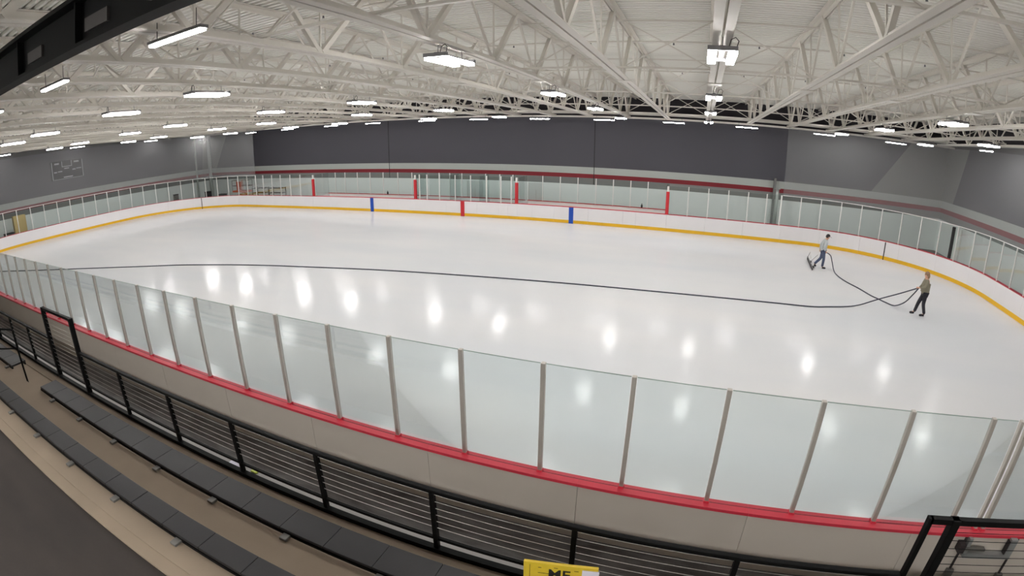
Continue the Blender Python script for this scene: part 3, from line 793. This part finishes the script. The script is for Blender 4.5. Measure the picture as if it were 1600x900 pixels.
for sx in (-.8, .8):
    for sy in (-.36, .36): MB().tube([(sx, sy - .05, .2), (sx, sy + .05, .2)], .2, 16).build('wheel', M['rubber'], lf)
for k in range(2):
    MB().beam((-.8, 0, .62 + .2 * k), (.8, 0, .84 + .2 * k), .08, .06).build('scissor_arm', M['lift'], lf)
    MB().beam((.8, .1, .62 + .2 * k), (-.8, .1, .84 + .2 * k), .08, .06).build('scissor_arm', M['lift'], lf)
MB().box(-1.15, 1.15, -.42, .42, 1.06, 1.22).build('platform', M['lift'], lf, bevel=.01)
for sx in (-1.12, -.4, .4, 1.12):
    for sy in (-.4, .4): MB().tube([(sx, sy, 1.22), (sx, sy, 2.25)], .025, 6).build('guard_post', M['lift'] if abs(sx) < 1 else M['seam'], lf)
for z in (1.7, 2.25):
    MB().tube([(-1.12, -.4, z), (1.12, -.4, z), (1.12, .4, z), (-1.12, .4, z), (-1.12, -.4, z)], .022, 6).build('guard_rail', M['seam'], lf)
MB().box(-.35, .35, -.46, -.42, 1.3, 2.15).build('gate_panel', M['lift'], lf)
for i, (x, l) in enumerate(((-23.2, 'left'), (-20.9, 'right'))):
    ct = empty('goal_frame_cart', 'dark metal cart behind the far left glass, %s one of two' % l, 'cart', (x, 28.7, -.05), 0, 'carts behind the far left glass')
    for z in (.35, 1.0, 1.45): MB().box(-.9, .9, -.35, .35, z, z + .05).build('shelf', M['dark'], ct)
    for sx in (-.86, .86):
        for sy in (-.32, .32):
            MB().box(sx - .03, sx + .03, sy - .03, sy + .03, .1, 1.55).build('upright', M['dark'], ct)
            MB().tube([(sx, sy - .02, .07), (sx, sy + .02, .07)], .07, 12).build('caster', M['rubber'], ct)
for i, (x, y, w, h, l) in enumerate(((-29.8, 27.2, .5, 1.35, 'square dark bin'), (-28.3, 27.9, .9, 1.0, 'low brown carton'), (-31.3, 24.2, .25, 1.5, 'narrow black stand'))):
    o = MB().box(-w / 2, w / 2, -.25, .25, 0, h).build('storage_bin', M['slab'] if i else M['dark'], None, (x, y, -.05), bevel=.02); tag(o, l + ' behind the far left corner glass', 'bin')
    MB().box(-w / 2 - .01, w / 2 + .01, -.26, .26, h - .06, h).build('lid', M['rubber'], o)

# ------------------------------------------------------------------ hose
def catmull(P, n=6):
    out = []
    P = [Vector(p) for p in P]
    for i in range(len(P) - 1):
        p0, p1, p2, p3 = P[max(i - 1, 0)], P[i], P[i + 1], P[min(i + 2, len(P) - 1)]
        for k in range(n):
            t = k / n
            out.append(0.5 * ((2 * p1) + (-p0 + p2) * t + (2 * p0 - 5 * p1 + 4 * p2 - p3) * t * t + (-p0 + 3 * p1 - 3 * p2 + p3) * t ** 3))
    out.append(P[-1]); return out
z = .026
hose = [(-24, 1.6, z), (-21.03, 3.18, z), (-17.5, 4.65, z), (-15.6, 5.5, z), (-13.2, 6.54, z), (-10.06, 7.94, z), (-8.2, 8.83, z), (-6.1, 9.6, z), (-3.53, 10.4, z), (-.02, 11.2, z), (3.15, 11.84, z), (6.66, 12.34, z), (10.89, 12.8, z), (15.0, 13.07, z), (18.86, 13.29, z), (20.53, 13.37, z), (21.3, 13.61, z), (22.04, 13.88, z), (22.7, 14.15, .08), (23.5, 14.2, .4), (24.27, 14.05, .76), (24.93, 14.0, 1.05), (24.97, 13.97, 1.04), (24.82, 14.06, .74), (24.66, 14.3, .36), (24.45, 14.75, .06), (24.2, 15.2, z), (24.0, 15.6, z), (23.77, 16.06, z), (23.49, 17.04, z), (23.15, 17.96, z), (22.98, 18.91, z), (22.98, 19.8, .06), (22.93, 20.2, .38), (22.84, 20.3, .66), (22.72, 20.28, .77), (22.6, 20.26, .82)]
o = MB().tube(catmull(hose), .024, 8).build('water_hose', M['hose']); tag(o, 'long dark water hose running across the ice to the two workers', 'hose')
fw = empty('flooding_bar', 'grey flooding bar dragged on the ice behind the worker in jeans', 'tool', (0, 0, 0))
MB().tube([(22.05, 22.2, .12), (21.82, 19.6, .12)], .035, 10).build('spray_bar', M['hous'], fw)
MB().beam((22.05, 22.2, .045), (21.82, 19.6, .045), .03, .09).build('squeegee_edge', M['rubber'], fw)
MB().tube([(21.94, 20.9, .14), (22.2, 20.5, .62)], .016, 8).build('handle', M['cable'], fw)
MB().tube([(21.97, 21.8, .14), (22.05, 21.7, .5), (21.98, 21.0, .3)], .012, 6).build('brace_wire', M['cable'], fw)
for yy, xx in ((21.3, 22.05), (20.1, 21.95)): MB().tube([(xx, yy - .02, .06), (xx, yy + .02, .06)], .06, 12).build('wheel', M['rubber'], fw)

# ------------------------------------------------------------------ people
def skin_obj(name, J, E, m, parent=None, root=None, sub=2):
    names = list(J); idx = {n: i for i, n in enumerate(names)}
    me = bpy.data.meshes.new(name)
    me.from_pydata([J[n][:3] for n in names], [(idx[a], idx[b_]) for a, b_ in E], [])
    me.materials.append(m)
    o = bpy.data.objects.new(name, me); COL.objects.link(o)
    sk = o.modifiers.new('Skin', 'SKIN'); sk.use_smooth_shade = True
    sv = me.skin_vertices[0].data
    for n in names:
        r_ = J[n][3]; sv[idx[n]].radius = r_ if isinstance(r_, tuple) else (r_, r_); sv[idx[n]].use_root = False
    sv[idx[root or names[0]]].use_root = True
    ss = o.modifiers.new('Sub', 'SUBSURF'); ss.levels = sub; ss.render_levels = sub
    if parent: o.parent = parent
    return o
def hand(J, E, side, wrist, d, palm_n, curl):
    """adds palm, four fingers, thumb. d: hand direction, palm_n: palm normal"""
    w = Vector(wrist); d = Vector(d).normalized(); pn = Vector(palm_n).normalized(); sdv = d.cross(pn).normalized()
    p = w + d * .055; J[side + 'palm'] = (*p, .026); E.append((side + 'wr', side + 'palm'))
    for k, (off, ln) in enumerate(((-.03, .068), (-.01, .078), (.01, .074), (.03, .058))):
        b_ = w + d * .095 + sdv * off; m1 = b_ + (d * math.cos(curl) + pn * math.sin(curl)) * ln * .5
        t = m1 + (d * math.cos(2.1 * curl) + pn * math.sin(2.1 * curl)) * ln * .5
        for q, (nm, v_) in enumerate((('a', b_), ('b', m1), ('c', t))): J[side + 'f%d%s' % (k, nm)] = (*v_, .0095 - .001 * q)
        E += [(side + 'palm', side + 'f%da' % k), (side + 'f%da' % k, side + 'f%db' % k), (side + 'f%db' % k, side + 'f%dc' % k)]
    t1 = w + d * .05 - sdv * .04 + pn * .015; t2 = t1 + (d * .5 + pn * .6 - sdv * .2).normalized() * .045
    J[side + 't1'] = (*t1, .011); J[side + 't2'] = (*t2, .009); E += [(side + 'palm', side + 't1'), (side + 't1', side + 't2')]
def person(name, label, loc, rz, pose, jm, tm, hairm, cap, hand_dir):
    P = pose
    root = empty(name, label, 'person', loc, rz)
    J = {'pel': (*P['pel'], .115), 'sp': (*P['sp'], .11), 'ch': (*P['ch'], .125), 'nk0': (*P['nk'], .06)}
    hd = Vector(P['head']); fwd = Vector((math.cos(P.get('hp', 0)), 0, math.sin(P.get('hp', 0)))); upv = Vector((-fwd.z, 0, fwd.x))
    J['jaw'] = (*(hd - upv * .06 + fwd * .01), .062); J['hd'] = (*hd, .082); J['crown'] = (*(hd + upv * .075 - fwd * .01), .062)
    J['nose'] = (*(hd + fwd * .105 - upv * .02), .012); J['chin'] = (*(hd + fwd * .06 - upv * .1), .026)
    J['earl'] = (*(hd + Vector((0, .085, 0))), .014); J['earr'] = (*(hd - Vector((0, .085, 0))), .014)
    E = [('pel', 'sp'), ('sp', 'ch'), ('ch', 'nk0'), ('nk0', 'jaw'), ('jaw', 'hd'), ('hd', 'crown'), ('hd', 'nose'), ('jaw', 'chin'), ('hd', 'earl'), ('hd', 'earr')]
    for s in ('l', 'r'):
        J[s + 'sh'] = (*P[s + 'sh'], .06); J[s + 'el'] = (*P[s + 'el'], .042); J[s + 'wr'] = (*P[s + 'wr'], .028)
        E += [('ch', s + 'sh'), (s + 'sh', s + 'el'), (s + 'el', s + 'wr')]
        J[s + 'hip'] = (*P[s + 'hip'], .085); J[s + 'kn'] = (*P[s + 'kn'], .058); J[s + 'an'] = (*P[s + 'an'], .038); J[s + 'toe'] = (*P[s + 'toe'], .03)
        E += [('pel', s + 'hip'), (s + 'hip', s + 'kn'), (s + 'kn', s + 'an'), (s + 'an', s + 'toe')]
        hand(J, E, s, P[s + 'wr'], hand_dir[s][0], hand_dir[s][1], .75)
    skin_obj('body', J, E, M['skin'], root, 'pel')
    # jacket
    JJ = {'pel': (P['pel'][0], P['pel'][1], P['pel'][2] - .08, .165), 'sp': (*P['sp'], .17), 'ch': (*P['ch'], .175), 'nk': (P['nk'][0], P['nk'][1], P['nk'][2] - .03, .075)}
    EE = [('pel', 'sp'), ('sp', 'ch'), ('ch', 'nk')]
    for s in ('l', 'r'):
        el = Vector(P[s + 'el']); wr = Vector(P[s + 'wr'])
        JJ[s + 'sh'] = (*P[s + 'sh'], .085); JJ[s + 'el'] = (*el, .066); JJ[s + 'wr'] = (*(el.lerp(wr, .93)), .048)
        EE += [('ch', s + 'sh'), (s + 'sh', s + 'el'), (s + 'el', s + 'wr')]
    skin_obj('jacket', JJ, EE, jm, root, 'sp')
    TT = {'pel': (*P['pel'], .125)}; EE = []
    for s in ('l', 'r'):
        an = Vector(P[s + 'an']); kn = Vector(P[s + 'kn'])
        TT[s + 'hip'] = (*P[s + 'hip'], .105); TT[s + 'kn'] = (*kn, .078); TT[s + 'an'] = (*(kn.lerp(an, 1.04)), .066)
        EE += [('pel', s + 'hip'), (s + 'hip', s + 'kn'), (s + 'kn', s + 'an')]
    skin_obj('trousers', TT, EE, tm, root, 'pel')
    for s in ('l', 'r'):
        an = Vector(P[s + 'an']); to = Vector(P[s + 'toe']); d = (to - an)
        back = an - Vector((d.x, d.y, 0)).normalized() * .05; back.z = min(an.z - .03, an.z + .0)
        skin_obj('shoe', {'a': (*(an + Vector((0, 0, .03))), .062), 'h': (*back.lerp(to, .02), .06), 'm': (*back.lerp(to, .55), .056), 't': (*to.lerp(back, -.12), .05)}, [('a', 'h'), ('h', 'm'), ('m', 't')], M['shoe'], root, 'h', 1)
    c = hd + upv * .035 - fwd * .012
    if cap:
        mb = MB(); mb.ellips(c, (.108, .098, .088), 16, 10); mb.build('cap', M['rubber'], root)
        mb = MB(); mb.beam(hd + fwd * .08 + upv * .045, hd + fwd * .185 + upv * .025, .13, .012, upv); mb.build('cap_brim', M['rubber'], root, bevel=.004)
        mb = MB(); mb.ellips(hd - fwd * .035 - upv * .02, (.085, .09, .085), 14, 8); mb.build('hair', hairm, root)
    else:
        mb = MB(); mb.ellips(c, (.105, .097, .10), 16, 10); mb.build('hair', hairm, root)
        mb = MB(); mb.ellips(hd - fwd * .06 - upv * .06, (.07, .088, .11), 14, 8); mb.build('back_hair', hairm, root)
    for sy in (-.032, .032):
        MB().ellips(hd + fwd * .083 + Vector((0, sy, 0)) + upv * .012, (.009, .012, .008), 8, 6).build('eye', M['ink'], root)
    m_ = MB(); m_.beam(hd + fwd * .085 - upv * .062 + Vector((0, -.022, 0)), hd + fwd * .085 - upv * .062 + Vector((0, .022, 0)), .01, .008); m_.build('mouth', M['dkred'], root)
    return root
# worker 1 walks to +x, hose in the front hand, dragging the bar with the other
pose1 = dict(pel=(0, 0, .93), sp=(.0, 0, 1.12), ch=(.04, 0, 1.34), nk=(.09, 0, 1.50), head=(.14, 0, 1.63), hp=-.35,
    lsh=(.05, .17, 1.41), rsh=(.05, -.17, 1.41), lel=(-.12, .24, 1.15), rel=(-.01, -.24, 1.14), lwr=(-.12, .2, .90), rwr=(.06, -.14, .90),
    lhip=(0, .09, .88), rhip=(0, -.09, .88), lkn=(-.06, .1, .48), rkn=(.06, -.09, .48), lan=(-.34, .1, .17), ran=(.03, -.09, .09), ltoe=(-.25, .1, .05), rtoe=(.2, -.1, .035))
person('ice_worker', 'person in pale grey jacket, jeans and black cap walking with the hose', (22.42, 20.35, 0), 0, pose1, M['jkt1'], M['jeans'], M['hair2'], True,
       {'l': ((-.2, 0, -1), (1, 0, 0)), 'r': ((.6, 0, -.5), (.3, .6, 0))})
# worker 2 faces -x, leaning back, both arms forward holding the hose
pose2 = dict(pel=(-.02, 0, .93), sp=(-.03, 0, 1.12), ch=(-.02, 0, 1.34), nk=(.02, 0, 1.50), head=(.05, 0, 1.64), hp=-.1,
    lsh=(0, .17, 1.42), rsh=(0, -.17, 1.42), lel=(.1, .22, 1.17), rel=(.08, -.22, 1.16), lwr=(.27, .07, 1.10), rwr=(.25, -.07, 1.06),
    lhip=(-.02, .09, .88), rhip=(-.02, -.09, .88), lkn=(-.02, .08, .48), rkn=(.14, -.1, .48), lan=(-.14, .08, .10), ran=(.23, -.1, .10), ltoe=(.04, .09, .035), rtoe=(.4, -.11, .04))
person('ice_worker', 'person in olive jacket and black trousers hauling the hose with both hands', (25.30, 13.98, 0), PI - .1, pose2, M['jkt2'], M['trs'], M['hair'], False,
       {'l': ((.9, -.3, 0), (-.1, -.6, -.6)), 'r': ((.9, .3, 0), (-.1, .6, .6))})

# ------------------------------------------------------------------ world, camera, colour
w = bpy.data.worlds.new('World'); SC.world = w; w.use_nodes = True
w.node_tree.nodes['Background'].inputs[0].default_value = (.6, .6, .6, 1); w.node_tree.nodes['Background'].inputs[1].default_value = .3

cam = bpy.data.cameras.new('Camera'); co = bpy.data.objects.new('Camera', cam); COL.objects.link(co); SC.camera = co
cam.type = 'PANO'
cam.panorama_type = 'FISHEYE_LENS_POLYNOMIAL'
cam.sensor_fit = 'HORIZONTAL'; cam.sensor_width = 36.0; cam.sensor_height = 20.25
cam.fisheye_fov = math.radians(200)
cam.fisheye_polynomial_k0 = 0
cam.fisheye_polynomial_k1 = -0.05493371696582814
cam.fisheye_polynomial_k2 = -0.00011852220652331915
cam.fisheye_polynomial_k3 = 1.864184980613304e-05
cam.fisheye_polynomial_k4 = -3.0624699543623905e-07
cam.clip_start = .05; cam.clip_end = 200
Rm = Matrix(((0.93480305, -0.10881314, 0.33808721), (0.35514563, 0.27605683, -0.89312049), (0.00385196, 0.95496195, 0.29670327)))
co.matrix_world = Matrix.Translation((15.86276987, -6.01971401, 5.82590928)) @ Rm.to_4x4()

SC.view_settings.view_transform = 'Standard'
SC.view_settings.look = 'None'
SC.view_settings.gamma = 1
SC.view_settings.exposure = 0.05
SC.view_settings.use_curve_mapping = False
SC.cycles.use_denoising = True
SC.cycles.max_bounces = 8
SC.cycles.transparent_max_bounces = 24
SC.cycles.sample_clamp_indirect = 6
SC.cycles.caustics_reflective = False
SC.cycles.caustics_refractive = False
